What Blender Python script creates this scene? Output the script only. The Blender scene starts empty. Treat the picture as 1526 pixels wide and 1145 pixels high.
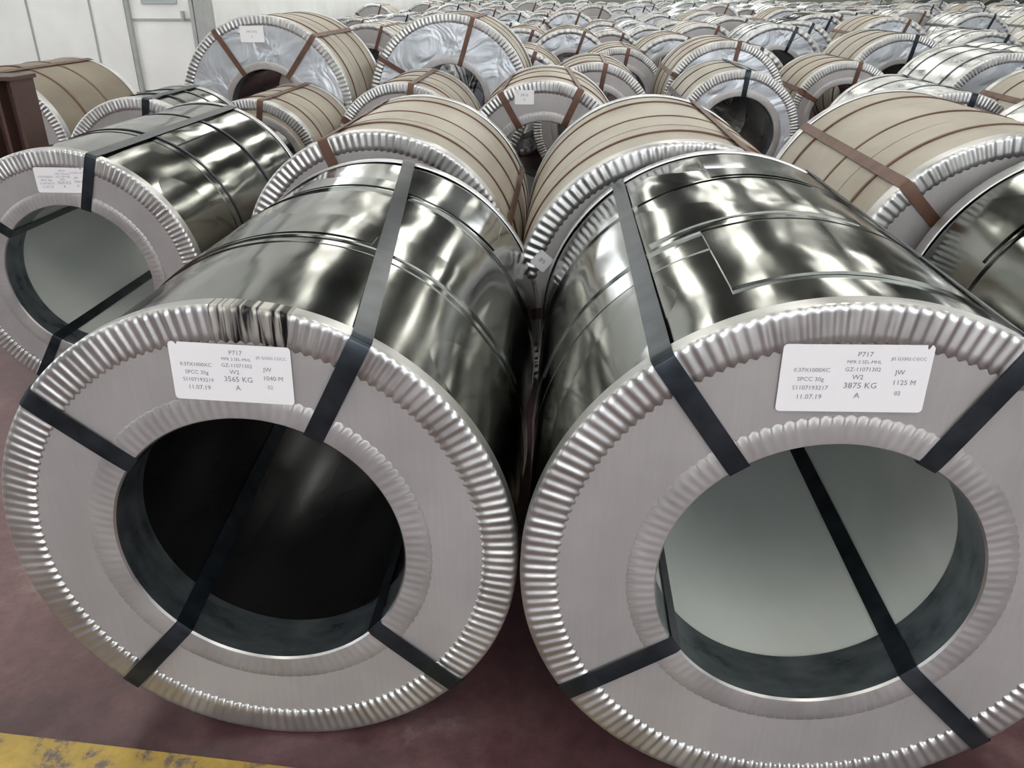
import bpy, math, random
import numpy as np
from mathutils import Vector
random.seed(7); rng=np.random.default_rng(5)
scene=bpy.context.scene
try:
    scene.view_settings.view_transform='Standard'
    scene.view_settings.look='None'
except Exception: pass
pi=math.pi
# ---------------------------------------------------------------- materials
class N:
    def __init__(s,name):
        s.m=bpy.data.materials.new(name); s.m.use_nodes=True
        s.t=s.m.node_tree; s.b=s.t.nodes['Principled BSDF']
    def n(s,typ,**kw):
        nd=s.t.nodes.new(typ)
        for k,v in kw.items():
            if k in nd.inputs: nd.inputs[k].default_value=v
            else: setattr(nd,k,v)
        return nd
    def l(s,a,b): s.t.links.new(a,b)
    def set(s,**kw):
        for k,v in kw.items():
            k=k.replace('_',' ')
            if k=='Base Color' and len(v)==3: v=(*v,1)
            s.b.inputs[k].default_value=v
    def coord(s,scale=(1,1,1),obj=True):
        c=s.n('ShaderNodeTexCoord'); mp=s.n('ShaderNodeMapping'); mp.inputs['Scale'].default_value=scale
        s.l(c.outputs['Object'],mp.inputs['Vector']); return mp.outputs['Vector']
    def noise(s,vec,scale,detail=3,rough=.5,dist=0):
        nd=s.n('ShaderNodeTexNoise'); nd.inputs['Scale'].default_value=scale; nd.inputs['Detail'].default_value=detail
        nd.inputs['Roughness'].default_value=rough; nd.inputs['Distortion'].default_value=dist
        s.l(vec,nd.inputs['Vector']); return nd.outputs['Fac']
    def ramp(s,fac,stops):
        r=s.n('ShaderNodeValToRGB'); e=r.color_ramp.elements
        while len(e)<len(stops): e.new(.5)
        for i,(p,c) in enumerate(stops):
            e[i].position=p; e[i].color=(*c,1) if len(c)==3 else c
        s.l(fac,r.inputs['Fac']); return r.outputs['Color']
    def bump(s,h,strength,dist,prev=None):
        b=s.n('ShaderNodeBump'); b.inputs['Strength'].default_value=strength; b.inputs['Distance'].default_value=dist
        s.l(h,b.inputs['Height'])
        if prev: s.l(prev,b.inputs['Normal'])
        return b.outputs['Normal']
    def col(s,c): s.l(c,s.b.inputs['Base Color'])
    def rgh(s,fac,a,b_):
        mr=s.n('ShaderNodeMapRange'); mr.inputs['To Min'].default_value=a; mr.inputs['To Max'].default_value=b_
        mr.inputs['From Min'].default_value=.3; mr.inputs['From Max'].default_value=.7
        s.l(fac,mr.inputs['Value']); s.l(mr.outputs['Result'],s.b.inputs['Roughness'])
    def nrm(s,n): s.l(n,s.b.inputs['Normal'])
    def mul(s,a,b):
        m=s.n('ShaderNodeMath',operation='MULTIPLY'); s.l(a,m.inputs[0]); s.l(b,m.inputs[1]); return m.outputs[0]

def mat_body(name,c1,c2,r1,r2,dent=.02,metal=1.0,streak=.0035):
    k=N(name); k.set(Metallic=metal)
    v=k.coord((1,.5,1)); a=k.noise(v,3.4,2,.5,.5)
    mk=k.ramp(k.noise(k.coord((1,1,1)),1.9,1),[(.43,(.14,.14,.14)),(.63,(1,1,1))])
    v2=k.coord((1,.25,1)); b=k.noise(v2,14,3)
    st=k.noise(k.coord((1,.08,1)),11,2)
    k.col(k.ramp(b,[(.3,c1),(.7,c2)])); k.rgh(b,r1,r2)
    n1=k.bump(k.mul(a,mk),1,dent); n1=k.bump(st,.6,streak,n1); n2=k.bump(b,.25,.0012,n1); k.nrm(n2); return k.m
M_body=mat_body('galvanized_wrap_steel',(.165,.172,.16),(.245,.25,.235),.10,.19,.014)
M_bodyw=mat_body('bright_zinc_wrap',(.50,.52,.53),(.70,.72,.73),.22,.4,.04)
def mat_face(name,c1,c2,metal,rough,crumple=0):
    k=N(name); k.set(Metallic=metal,Roughness=rough)
    v=k.coord((60,1,3)); a=k.noise(v,2.5,4,.6)
    v2=k.coord((1,1,1)); b=k.noise(v2,5,3)
    mx=k.n('ShaderNodeMix',data_type='RGBA'); mx.inputs[0].default_value=.6
    k.l(k.ramp(a,[(.2,c1),(.8,c2)]),mx.inputs[6]); k.l(k.ramp(b,[(.35,c1),(.65,c2)]),mx.inputs[7])
    k.col(mx.outputs[2])
    n=k.bump(a,.2,.0004)
    if crumple: n=k.bump(k.noise(k.coord(),4,3,.55,.8),.9,crumple,n)
    k.nrm(n); return k.m
M_face=mat_face('brushed_galvanized_face',(.31,.296,.297),(.40,.384,.386),.3,.42)
M_facew=mat_face('crumpled_zinc_face',(.42,.45,.50),(.62,.65,.70),.5,.36,.035)
M_facek=mat_face('kraft_crumpled_face',(.34,.28,.21),(.52,.45,.37),.1,.5,.05)
k=N('edge_protector_zinc'); k.set(Metallic=.9)
a=k.noise(k.coord(),9,3); k.col(k.ramp(a,[(.3,(.40,.40,.40)),(.7,(.58,.58,.58))])); k.rgh(a,.30,.44); k.nrm(k.bump(a,.3,.003)); M_ring=k.m
k=N('inner_ring_zinc'); k.set(Metallic=.5)
a=k.noise(k.coord(),9,3); k.col(k.ramp(a,[(.3,(.32,.308,.31)),(.7,(.43,.415,.418))])); k.rgh(a,.36,.48); M_ring2=k.m
k=N('shaded_recess_edge_zinc'); k.set(Metallic=.7)
a=k.noise(k.coord((42,1,3)),1.6,3,.6); k.col(k.ramp(a,[(.44,(.015,.015,.015)),(.54,(.42,.41,.38))])); k.rgh(a,.32,.46); M_recess=k.m  # shade in the recesses between crimp teeth, painted into the colour as dark streaks
k=N('blued_steel_strap'); k.set(Metallic=.7,Roughness=.32)
a=k.noise(k.coord(),18,3); k.col(k.ramp(a,[(.3,(.016,.022,.028)),(.7,(.045,.055,.068))])); M_strap=k.m
k=N('rust_brown_strap'); k.set(Metallic=.2,Roughness=.5)
a=k.noise(k.coord(),14,3); k.col(k.ramp(a,[(.3,(.075,.036,.025)),(.7,(.14,.07,.045))])); M_strapb=k.m
def mat_paper(name,c1,c2,rough=.5):
    k=N(name); k.set(Roughness=rough)
    a=k.noise(k.coord((1,.5,1)),4,4,.55,.4); k.col(k.ramp(a,[(.3,c1),(.7,c2)]))
    b=k.noise(k.coord((1,.3,1)),7,3); k.nrm(k.bump(b,.6,.012)); return k.m
M_paper=mat_paper('tan_wrapping_paper',(.27,.24,.195),(.37,.34,.29))
M_kraft=mat_paper('brown_kraft_paper',(.14,.112,.08),(.20,.168,.12))
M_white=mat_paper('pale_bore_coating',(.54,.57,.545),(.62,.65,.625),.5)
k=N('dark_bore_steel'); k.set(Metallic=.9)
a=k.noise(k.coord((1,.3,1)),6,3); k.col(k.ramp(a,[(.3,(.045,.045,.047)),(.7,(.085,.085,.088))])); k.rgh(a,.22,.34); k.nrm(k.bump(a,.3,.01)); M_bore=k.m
k=N('blue_steel_bore_lip'); k.set(Metallic=.8)
a=k.noise(k.coord((1,2,1)),16,4); k.col(k.ramp(a,[(.3,(.12,.145,.165)),(.7,(.26,.29,.32))])); k.rgh(a,.25,.45); M_lip=k.m
k=N('label_paper'); k.set(Base_Color=(.76,.75,.78),Roughness=.6); M_label=k.m
k=N('label_print_ink'); k.set(Base_Color=(.22,.22,.25),Roughness=.7); M_ink=k.m

# ---------------------------------------------------------------- mesh builder
class MB:
    def __init__(s): s.v=[];s.f=[];s.mi=[];s.nv=0
    def add(s,v,f,m):
        s.v.append(np.asarray(v,float)); s.f.extend((np.asarray(f)+s.nv).tolist())
        s.mi.extend(list(m) if hasattr(m,'__len__') else [m]*len(f)); s.nv+=len(v)
    def revolve(s,prof,nseg,m,dy=None,dr=None,a0=None,a1=None,special=None):
        """prof: list of (r,y); axis = +Y. dy/dr(theta,i) extra displacement; optional arc a0..a1 (rad)"""
        part=a0 is not None
        th=np.linspace(a0,a1,nseg) if part else np.linspace(0,2*pi,nseg,endpoint=False); V=[]
        for i,(r,y) in enumerate(prof):
            rr=np.full(nseg,r)+(dr(th,i) if dr else 0); yy=np.full(nseg,y)+(dy(th,i) if dy else 0)
            V.append(np.stack([rr*np.cos(th),yy,rr*np.sin(th)],1))
        V=np.concatenate(V); j=np.arange(nseg-1 if part else nseg); j2=(j+1)%nseg; F=[];MI=[]
        for i in range(len(prof)-1):
            F.append(np.stack([i*nseg+j,(i+1)*nseg+j,(i+1)*nseg+j2,i*nseg+j2],1))
            mm=np.full(len(j),m)
            if special: mm[(th[j]>special[0])&(th[j]<special[1])]=special[2]
            MI.append(mm)
        s.add(V,np.concatenate(F),np.concatenate(MI).tolist())
    def loop_strap(s,pts,phi,w,t,m):
        P=[np.array(p[:2],float) for p in pts]; A=[phi+(p[2] if len(p)>2 else 0) for p in pts]; n=len(P); V=[]
        ey=np.array([0,1.,0])
        for i,p in enumerate(P):
            er=np.array([math.cos(A[i]),0,math.sin(A[i])]); et=np.array([-math.sin(A[i]),0,math.cos(A[i])])
            a=P[(i+1)%n]-P[i-1]; a/=np.linalg.norm(a)+1e-9
            nn=np.array([a[1],-a[0]])
            for sg in (-1,1):
                for q in (p,p+nn*t):
                    V.append(er*q[0]+ey*q[1]+et*sg*w/2)
        F=[]
        for i in range(n):
            a=4*i;b=4*((i+1)%n)
            F+= [(a+1,b+1,b+3,a+3),(a,a+2,b+2,b),(a,b,b+1,a+1),(a+2,a+3,b+3,b+2)]
        s.add(V,F,m)
    def box(s,c,size,m):
        c=np.array(c);h=np.array(size)/2
        V=[c+h*np.array(q) for q in ((-1,-1,-1),(1,-1,-1),(1,1,-1),(-1,1,-1),(-1,-1,1),(1,-1,1),(1,1,1),(-1,1,1))]
        s.add(V,[(0,3,2,1),(4,5,6,7),(0,1,5,4),(1,2,6,5),(2,3,7,6),(3,0,4,7)],m)
    def mesh(s,name,mats,sharp=True):
        me=bpy.data.meshes.new(name); me.from_pydata(np.concatenate(s.v).tolist(),[],s.f)
        for m in mats: me.materials.append(m)
        me.polygons.foreach_set('material_index',s.mi)
        if sharp:
            me.polygons.foreach_set('use_smooth',[True]*len(s.f)); me.set_sharp_from_angle(angle=math.radians(48))
        me.update(); return me
def obj(name,me,parent=None,loc=(0,0,0),rot=(0,0,0)):
    o=bpy.data.objects.new(name,me); scene.collection.objects.link(o); o.location=loc; o.rotation_euler=rot
    if parent: o.parent=parent
    return o

RI=.254
def coil_mesh(name,R,L,wrap,face,bore,strapm,angles,bands=(.35,.68),detail=2,ring=.060,bandw=.02,sw=.034,lip=M_lip,bandm=None,teeth=None,tarn=None,laps=()):
    """local origin = centre of the front face; axis +Y. angles: deg, or (front deg, back deg)"""
    mats=[wrap,face,M_ring,strapm,bore,lip,bandm or strapm,M_ring2,M_recess]
    b=MB(); nb={2:256,1:160,0:64}[detail]; Rb=R-.007
    e=[0,.31*L,.66*L,L]; offs=[0,.0022,.0004]
    for i in range(3):
        y0,y1=e[i],e[i+1]; r=Rb+offs[i]
        ph=rng.uniform(0,6,3)
        def dr(th,k,ph=ph): return .0009*np.sin(3*th+ph[0]+k*.5)+.0006*np.sin(7*th+ph[1]-k*.6) if detail else 0*th
        ys=np.linspace(y0,y1,9 if detail==2 else 3)
        b.revolve([(r,y) for y in ys],nb,0,dr=dr)
        b.revolve([(r,y0),(Rb-.002,y0)],nb,0,dr=lambda th,k,f=dr:f(th,0)*(k==0))
        b.revolve([(r,y1),(Rb-.002,y1)],nb,0,dr=lambda th,k,f=dr:f(th,8 if detail==2 else 2)*(k==0))
    for a0,a1,y0,y1 in laps:
        a0,a1=math.radians(a0),math.radians(a1); r=Rb+.0055
        ys=np.linspace(y0*L,y1*L,6)
        b.revolve([(r-.005,ys[0])]+[(r,y) for y in ys]+[(r-.005,ys[-1])],70,0,dr=lambda th,k:.0005*np.sin(9*th+k),a0=a0,a1=a1)
        for a in (a0,a1):
            er=np.array([math.cos(a),0,math.sin(a)])
            b.add([er*(r+.0004)+[0,ys[0],0],er*(r-.006)+[0,ys[0],0],er*(r-.006)+[0,ys[-1],0],er*(r+.0004)+[0,ys[-1],0]],[(0,1,2,3)],0)
    for y in (0.0,L): b.revolve([(RI,y),(Rb,y)],nb,1)
    n=teeth or {2:158,1:124,0:44}[detail]; spp={2:8,1:6,0:4}[detail]
    amp={2:.0024,1:.0034,0:.008}[detail]
    tv=rng.uniform(.65,1.15,n); fl={2:.026,1:.042,0:.05}[detail]
    rp=[(R-ring,-.0003),(R-ring+.003,-.0028),(R-ring*.72,-.003),(R-ring*.45,-.003),(R-ring*.2,-.003),(R-.004,-.003),(R-.0005,-.001),(R,.004),(R,fl*.5),(R,fl),(R-.004,fl+.001)]
    w=np.array([0,.55,1,1,1,.6,.12,0,0,0,0])
    if not detail: rp=[rp[i] for i in (0,2,4,7,10)]; w=np.array([0,1,1,.1,0])
    def crimp(th,i,n=n):
        u=th*n/(2*pi); t=(.5-.5*np.cos(2*pi*u)); return -amp*w[i]*t*tv[np.floor(u).astype(int)%n]
    def crr(th,i): return .0025*np.cos(n*th) if i<=1 else 0*th
    b.revolve(rp,n*spp,2,dy=crimp,dr=crr,special=(math.radians(tarn[0]),math.radians(tarn[1]),8) if tarn else None)  # the special arc gets the painted recess shade
    if detail: b.revolve([(r,L-y) for r,y in rp],n*spp,2,dy=lambda th,i:-crimp(th,i),dr=crr)
    else: b.revolve([(r,L-y) for r,y in rp],64,2)
    ni=108; r2=.046
    ip=[(RI+r2,-.0003),(RI+r2-.002,-.0020),(RI+r2*.6,-.0022),(RI+.008,-.0026),(RI+.001,-.002),(RI-.002,.002),(RI-.002,.09)]
    wi=np.array([0,.3,1,.8,.2,0,0])
    ni2=ni*6 if detail==2 else (ni*4 if detail else 48)
    ai=.0010 if detail else 0
    b.revolve(ip[:5],ni2,7,dy=lambda th,i:-ai*wi[i]*(.5-.5*np.cos(ni*th)),dr=(lambda th,i:.0013*np.cos(ni*th) if i==0 else 0*th) if detail else None)
    b.revolve(ip[4:6],nb,2)
    b.revolve([(RI-.002,.002),(RI-.002,.10),(RI-.0001,.1005)],nb,5)
    b.revolve([(RI,.0),(RI,L*.5),(RI,L)],nb,4)
    b.revolve([(r,L-y) for r,y in ip[:6]],nb,2)
    for k_,a in enumerate(angles):
        a,ab=a if isinstance(a,tuple) else (a,a); tw=math.radians(ab-a)
        yf=-.0035-amp*1.1-.0005*k_
        def T(r,y): return (r,y,tw*min(max(y/L,0),1))
        y0=fl+.03; y1=L-fl-.03
        pts=[T(RI-.004,-.001),T(RI+.004,yf+.004),T(RI+r2,yf+.002),T(R-.05,yf),T(R-.006,yf),T(R-.0005,yf+.003),T(R+.0018,.001),T(R+.002,fl*.5),T(R+.002,fl+.004)]
        pts+=[T(Rb+.0075,y0+(y1-y0)*q) for q in (np.linspace(0,1,9) if tw else (0,1))]
        pts+=[T(R+.002,L-fl-.004),T(R+.002,L+.001),T(R-.005,L-yf),T(RI+.004,L-yf),T(RI-.004,L+.001)]
        pts+=[T(RI-.004,L*q) for q in ((.85,.7,.55,.4,.25,.12) if tw else (.5,))]
        b.loop_strap(pts,math.radians(a),sw,.0012,3)
    for k_,t in enumerate(bands):
        y=t*L; b.revolve([(Rb,y-bandw/2),(Rb+.0055,y-bandw/2),(Rb+.0055,y+bandw/2),(Rb,y+bandw/2)],nb,6)
    return b.mesh(name,mats)
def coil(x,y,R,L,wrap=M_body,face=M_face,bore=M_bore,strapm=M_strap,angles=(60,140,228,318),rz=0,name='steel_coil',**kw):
    me=coil_mesh(name,R,L,wrap,face,bore,strapm,angles,**kw)
    return obj(name,me,loc=(x,y,R+.004),rot=(0,0,math.radians(rz)))

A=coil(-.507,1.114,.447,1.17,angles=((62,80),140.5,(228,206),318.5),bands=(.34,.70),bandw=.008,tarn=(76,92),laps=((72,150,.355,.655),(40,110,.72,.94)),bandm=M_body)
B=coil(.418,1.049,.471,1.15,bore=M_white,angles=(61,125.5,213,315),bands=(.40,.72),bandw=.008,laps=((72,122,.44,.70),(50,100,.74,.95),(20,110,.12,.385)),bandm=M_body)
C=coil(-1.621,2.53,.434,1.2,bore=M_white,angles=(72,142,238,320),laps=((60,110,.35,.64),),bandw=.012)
P=dict(wrap=M_paper,strapm=M_strapb,detail=1,name='paper_wrapped_steel_coil')
W=dict(wrap=M_paper,face=M_facew,strapm=M_strapb,detail=1,name='paper_wrapped_steel_coil')
D=coil(-.608,2.61,.459,1.0,angles=(110,20,200,290),bands=(.22,.50,.82),bandw=.012,**P)
E=coil(.335,2.26,.476,1.1,angles=(70,183,260,340),bands=(.2,.48,.82),bandw=.012,**P)
F=coil(1.30,2.37,.483,1.1,angles=(135,(48,60),220,310),bands=(.18,.45,.80),bandw=.012,**P)
G=coil(1.445,1.28,.476,1.03,angles=(60,(130,110),220,310),detail=1,laps=((80,140,.3,.62),(70,150,.70,.93)),bandm=M_body,bandw=.008)
H=coil(-2.02,5.7,.585,1.0,angles=(122,52,235,315),bands=(.15,.48,.8),bandw=.014,**W)
I=coil(-.845,6.22,.585,1.0,angles=(72,150,235,315),bands=(.15,.48,.8),bandw=.014,**W)
J=coil(-3.32,4.69,.457,1.0,wrap=M_kraft,angles=(75,160,250,330),bands=(.3,.6),strapm=M_strapb,detail=1,name='paper_wrapped_steel_coil')
K=coil(-2.14,4.1,.42,.6,angles=(80,150,228,318),detail=1)
Lc=coil(-1.79,4.74,.38,.94,wrap=M_paper,face=M_facek,angles=(80,150,228,318),bands=(.2,.5,.8),bandw=.012,strapm=M_strapb,detail=1,name='paper_wrapped_steel_coil')
Mc=coil(-.98,5.015,.413,1.0,angles=(80,150,228,318),bands=(.2,.5,.8),bandw=.012,**P)
Nc=coil(-.112,4.4,.450,1.0,angles=((65,75),120,228,318),bands=(.3,.6,.85),bandw=.012,lip=M_bore,**P)
Oc=coil(.475,7.87,.427,1.0,angles=(80,150,228,318),bands=(.2,.5,.8),**P)
Pc=coil(1.241,6.853,.483,.9,angles=(80,150,228,318),bands=(.2,.5,.8),**W)
Qc=coil(1.165,5.82,.421,.95,angles=(85,150,228,318),bands=(.3,.7),wrap=M_paper,face=M_facew,detail=1,name='paper_wrapped_steel_coil')
Sc=coil(2.15,6.74,.416,.9,angles=(80,150,228,318),bands=(.2,.5,.8),**P)
V=coil(3.011,6.044,.469,1.0,wrap=M_bodyw,face=M_facew,angles=(80,150,228,318),bands=(.2,.5,.8),detail=1)
Tc=coil(2.887,7.7,.491,1.0,angles=(80,150,228,318),bands=(.2,.5,.8),wrap=M_paper,face=M_facew,detail=1,name='paper_wrapped_steel_coil')
Yc=coil(2.05,4.6,.42,1.0,wrap=M_bodyw,face=M_facew,angles=(80,150,228,318),detail=1)
Zc=coil(.20,6.1,.43,1.0,angles=(80,150,228,318),bands=(.2,.5,.8),**P)

# distant coils -------------------------------------------------------------
far=bpy.data.objects.new('distant_steel_coils',None); scene.collection.objects.link(far)
M_pale=mat_paper('pale_grey_wrapping_paper',(.42,.41,.38),(.56,.55,.52))
protos=[]
for i,(wr,fa,bo,st) in enumerate([(M_paper,M_facew,M_bore,M_strapb),(M_bodyw,M_facew,M_bore,M_strap),(M_pale,M_face,M_bore,M_strapb),(M_body,M_facew,M_bore,M_strap),(M_bodyw,M_face,M_bore,M_strapb),(M_pale,M_facew,M_bore,M_strap)]):
    for R in (.44,.5):
        protos.append((R,coil_mesh('distant_coil_mesh_%d'%i,R,.98,wr,fa,bo,st,(70,140,230,320),detail=0,bands=(.25,.5,.75),bandw=.014)))
row=0; y=9.2
while y<34:
    x=-4.3+.5*(row%2)
    while x<16:
        R,me=random.choice(protos); s=random.uniform(.93,1.05); yy=y+random.uniform(-.05,.15)
        if not ((y<13 and x<-2.6)):
            o=obj('coil',me,parent=far,loc=(x,yy,R*s+.004)); o.scale=(s,1,s)
        x+=1.08
    y+=1.28; row+=1
for x,y in ((-.41,7.3),(-1.42,7.95),(1.6,8.0),(4.1,6.4),(5.2,6.6),(4.0,7.75),(5.1,7.9),(6.2,7.6),(4.05,5.0),(3.02,4.75),(6.3,6.2),(2.4,3.3)):
    i=random.choice((0,2,4,6,8,10)); R,me=protos[i]; obj('wrapped_steel_coil',me,loc=(x,y,R+.004))

# labels --------------------------------------------------------------------
def label(parent,cx,z,w,h,rot,lines,dz):
    rad=.006; out=[]
    for (sx,sz,a0) in ((1,1,0),(-1,1,90),(-1,-1,180),(1,-1,270)):
        for q in range(4):
            a=math.radians(a0+q*30); out.append((sx*(w/2-rad)+rad*math.cos(a),0,sz*(h/2-rad)+rad*math.sin(a)))
    n=len(out); v=out+[(p[0],.0006,p[2]) for p in out]
    f=[list(range(n))[::-1]]+[[i,(i+1)%n,n+(i+1)%n,n+i] for i in range(n)]
    me=bpy.data.meshes.new('shipping_label'); me.from_pydata(v,[],f); me.materials.append(M_label)
    lo=obj('shipping_label',me,parent=parent,loc=(cx,dz,z),rot=(0,math.radians(rot),0))
    for i,(tx,tz,sz,s) in enumerate(lines):
        c=bpy.data.curves.new('print_%d'%i,'FONT'); c.body=s; c.size=sz; c.align_x='CENTER'; c.align_y='CENTER'; c.resolution_u=2
        c.materials.append(M_ink)
        obj('print_%d'%i,c,parent=lo,loc=(tx*w/2,-.0006,tz*h/2),rot=(pi/2,0,0))
def lines(kg,sn,m): return [(.1,.72,.0105,'P717'),(.1,.5,.007,'MFR 2 SEL-MHL'),(.1,.28,.0085,'GZ-11071302'),(.05,.05,.010,'W2'),(.1,-.2,.0125,kg),(.08,-.5,.012,'A'),
  (-.58,.25,.0085,'0.37X1000XC'),(-.58,-.02,.009,'SPCC 30g'),(-.57,-.28,.009,sn),(-.57,-.55,.0105,'11.07.19'),(.68,.6,.0066,'JIS G3302 CGCC'),(.6,.2,.010,'JW'),(.68,-.1,.0105,m),(.62,-.42,.009,'02')]
label(A,.003,.335,.190,.098,2,lines('3565 KG','S1107193219','1040 M'),-.0045)
label(B,-.009,.36,.202,.103,-1,lines('3875 KG','S1107193217','1125 M'),-.0045)
label(C,.02,.335,.17,.08,0,lines('3620 KG','S1107193215','1060 M'),-.0045)
label(Nc,-.10,.37,.10,.07,0,[(0,.3,.02,'3410'),(0,-.3,.016,'A')],-.006)
label(H,-.05,.47,.16,.10,0,[(0,.3,.02,'3410 KG'),(0,-.3,.016,'A')],-.006)
label(E,-.39,.14,.05,.05,40,[(0,.0,.02,'89')],-.006)

# ---------------------------------------------------------------- room
def simple(name,col,rough=.6,metal=0,bumpd=0,scale=8,c2=None):
    k=N(name); k.set(Roughness=rough,Metallic=metal,Base_Color=col)
    a=k.noise(k.coord(),scale,4); k.col(k.ramp(a,[(.35,col),(.65,c2 or tuple(c*.9 for c in col))]))
    if bumpd: k.nrm(k.bump(a,.5,bumpd))
    return k.m
M_wall=simple('white_wall_panel',(.88,.90,.90),.5,scale=1.5)
M_wallg=simple('grey_wall_cladding',(.22,.24,.22),.6,scale=1.5)
M_trim=simple('grey_trim_paint',(.40,.42,.42),.5)
M_ceil=simple('dark_roof_sheet',(.05,.055,.05),.7)
M_beam=simple('roof_beam_paint',(.08,.09,.09),.6)
k=N('painted_concrete_floor'); 
v=k.coord(); a=k.noise(v,2.6,7,.68,.3); b=k.noise(v,30,4,.7); 
c=k.ramp(a,[(.32,(.062,.030,.034)),(.5,(.105,.049,.055)),(.62,(.15,.085,.09)),(.72,(.26,.21,.21))])
mx=k.n('ShaderNodeMix',data_type='RGBA',blend_type='MULTIPLY'); mx.inputs[0].default_value=.5
k.l(c,mx.inputs[6]); k.l(k.ramp(b,[(.3,(.5,.5,.5)),(.6,(1.2,1.2,1.2))]),mx.inputs[7]); k.col(mx.outputs[2]); k.rgh(a,.28,.5); k.nrm(k.bump(b,.3,.002)); M_floor=k.m
k=N('worn_yellow_paint'); k.set(Roughness=.5)
a=k.noise(k.coord(),9,6,.7); k.col(k.ramp(a,[(.42,(.12,.09,.08)),(.48,(.34,.23,.05)),(.7,(.50,.34,.06))])); M_yel=k.m
def emis(name,col,s):
    k=N(name); k.set(Base_Color=(.8,.8,.8),Roughness=.4); k.b.inputs['Emission Color'].default_value=(*col,1); k.b.inputs['Emission Strength'].default_value=s; return k.m
M_sky=emis('skylight_daylight_sheet',(1,.98,.89),9.5)
M_win=emis('daylit_window_glass',(.94,.97,1),5)
M_glass=simple('door_glass',(.45,.5,.52),.15)
def boxo(name,c,size,m,parent=None,rot=(0,0,0)):
    b=MB(); b.box((0,0,0),size,0); me=b.mesh(name,[m],sharp=False); return obj(name,me,parent=parent,loc=c,rot=rot)
boxo('floor',(3,14,-.05),(30,46,.1),M_floor)
HZ=7.0
boxo('ceiling',(3,14,HZ+.1),(30,46,.2),M_ceil)
def multi(name,boxes,mats):
    b=MB()
    for c,s,m in boxes: b.box(c,s,m)
    return obj(name,b.mesh(name,mats,sharp=False))
multi('wall_front_left',[((-9.1,12.1,HZ/2),(5.96,.2,HZ),0)]+[((-6.6-i*.9,11.99,HZ/2),(.02,.02,HZ),1) for i in range(6)],[M_wall,M_trim])
multi('wall_above_door',[((-5.62,12.1,(HZ+2.2)/2),(.98,.2,HZ-2.2),0)],[M_wall,M_trim])
multi('trim_9',[((-5.05,12.1,HZ/2),(.14,.26,HZ),0)],[M_trim])
multi('door_1',[((-5.62,12.06,1.07),(.86,.05,2.1),0),((-5.62,12.02,1.5),(.5,.02,.7),2),((-6.07,12.02,1.07),(.05,.1,2.14),1),((-5.16,12.02,1.07),(.05,.1,2.14),1),((-5.62,12.02,2.14),(.96,.1,.06),1),((-5.62,12.03,.95),(.86,.02,.03),1),((-5.3,12.0,1.0),(.03,.08,.12),1)],[M_wall,M_trim,M_glass])
multi('wall_left',[((-12.1,2,HZ/2),(.2,22,HZ),1),((-5.1,24.7,HZ/2),(.2,24.7,HZ),0)],[M_wall,M_wallg])
multi('wall_back',[((6.5,37.1,HZ/2),(23,.2,HZ),0)],[M_wallg])
multi('wall_right',[((18.1,14,HZ/2),(.2,46,HZ),0)],[M_wallg])
multi('wall_rear',[((3,-9.1,HZ/2),(30,.2,HZ),0)],[M_wallg])
wi=0
def window(c,size,axis):
    global wi; wi+=1
    x,y,z=c; w,h=size; t=.06; b=[]
    if axis=='x':
        b=[((x,y,z),(.04,w,h),0)]+[((x,y+s*w/2,z),(.1,t,h+t),1) for s in (-1,1)]+[((x,y,z+s*h/2),(.1,w,t),1) for s in (-1,1)]+[((x,y-w/2+w*i/6,z),(.08,t*.7,h),1) for i in range(1,6)]
    else:
        b=[((x,y,z),(w,.04,h),0)]+[((x+s*w/2,y,z),(t,.1,h+t),1) for s in (-1,1)]+[((x,y,z+s*h/2),(w,.1,t),1) for s in (-1,1)]+[((x-w/2+w*i/6,y,z),(t*.7,.08,h),1) for i in range(1,6)]
    multi('window_%d'%wi,b,[M_win,M_trim])
window((3,-8.98,3.2),(13,3.8),'y')
for yy in (-3,5): window((-11.97,yy,3.4),(6,2.6),'x')
for yy in (0,9,18,27): window((17.97,yy,3.4),(6.5,2.2),'x')
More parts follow.
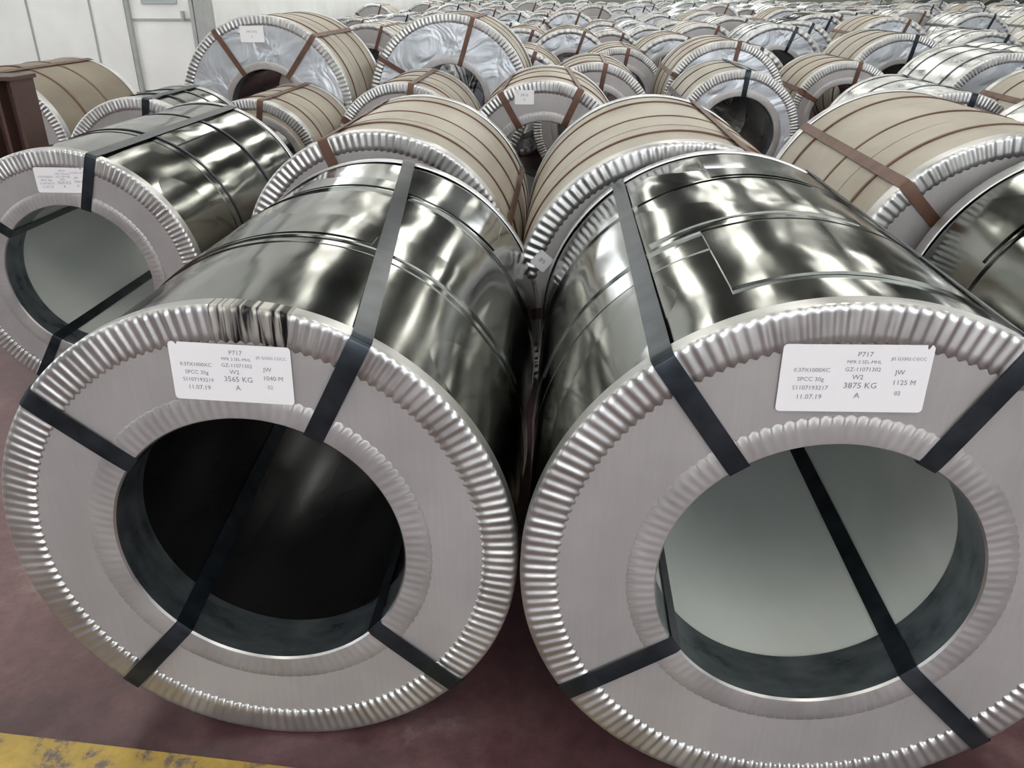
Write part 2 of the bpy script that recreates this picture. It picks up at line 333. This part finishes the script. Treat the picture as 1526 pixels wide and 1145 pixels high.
window((-4.97,18,2.6),(4,1.6),'x'); window((-4.97,27,2.6),(6,1.6),'x')
window((3,36.97,3.2),(10,2.4),'y')
for xx in (-8.5,-3.4,1.4,6.2,11):
    for yy in (-4,3.5,11,18.5,26,33):
        if xx<-5.2 and yy>11: continue
        if xx<-5.2 and yy==11: yy=9.0  # unseen skylight added to brighten the white wall around the door
        wi+=1
        multi('window_%d'%wi,[((xx,yy,HZ-.03),(1.1,4.6,.04),0)]+[((xx+s*.58,yy,HZ-.05),(.06,4.7,.1),1) for s in (-1,1)]+[((xx,yy+s*2.33,HZ-.05),(1.2,.06,.1),1) for s in (-1,1)],[M_sky,M_beam])
for i,yy in enumerate((-.3,7.2,14.8,22.2,29.8)):
    x0=-12 if yy<12 else -5; w=18-x0
    multi('trim_%d'%(i+1),[((x0+w/2,yy,HZ-.35),(w,.14,.5),0),((x0+w/2,yy,HZ-.62),(w,.28,.04),0)],[M_beam])
boxo('yellow_floor_stripe',(-1.2,1.03,.001),(3.0,.11,.002),M_yel,rot=(0,0,math.radians(-4)))
b=MB(); b.box((0,0,.5),(.012,.14,1.0),0); b.box((-.07,0,.5),(.012,.14,1.0),0) ; b.box((.07,0,.5),(.012,.14,1.0),0); b.box((0,0,.5),(.15,.012,1.0),0); b.box((0,0,.006),(.26,.26,.012),0); b.box((0,0,1.005),(.17,.16,.015),0)
obj('steel_stanchion',b.mesh('steel_stanchion',[simple('brown_post_paint',(.07,.035,.028),.5,scale=20)],sharp=False),loc=(-2.26,3.35,0))

w=bpy.data.worlds.new('world'); scene.world=w; w.use_nodes=True
w.node_tree.nodes['Background'].inputs[0].default_value=(.75,.82,.9,1); w.node_tree.nodes['Background'].inputs[1].default_value=.6
cam=bpy.data.cameras.new('camera'); cam.sensor_width=36; cam.lens=1211.4/1526*36; cam.clip_start=.02
co=bpy.data.objects.new('camera',cam); scene.collection.objects.link(co)
co.location=(0,0,1.3202); co.rotation_euler=(pi/2-.4515,0,.0626); scene.camera=co
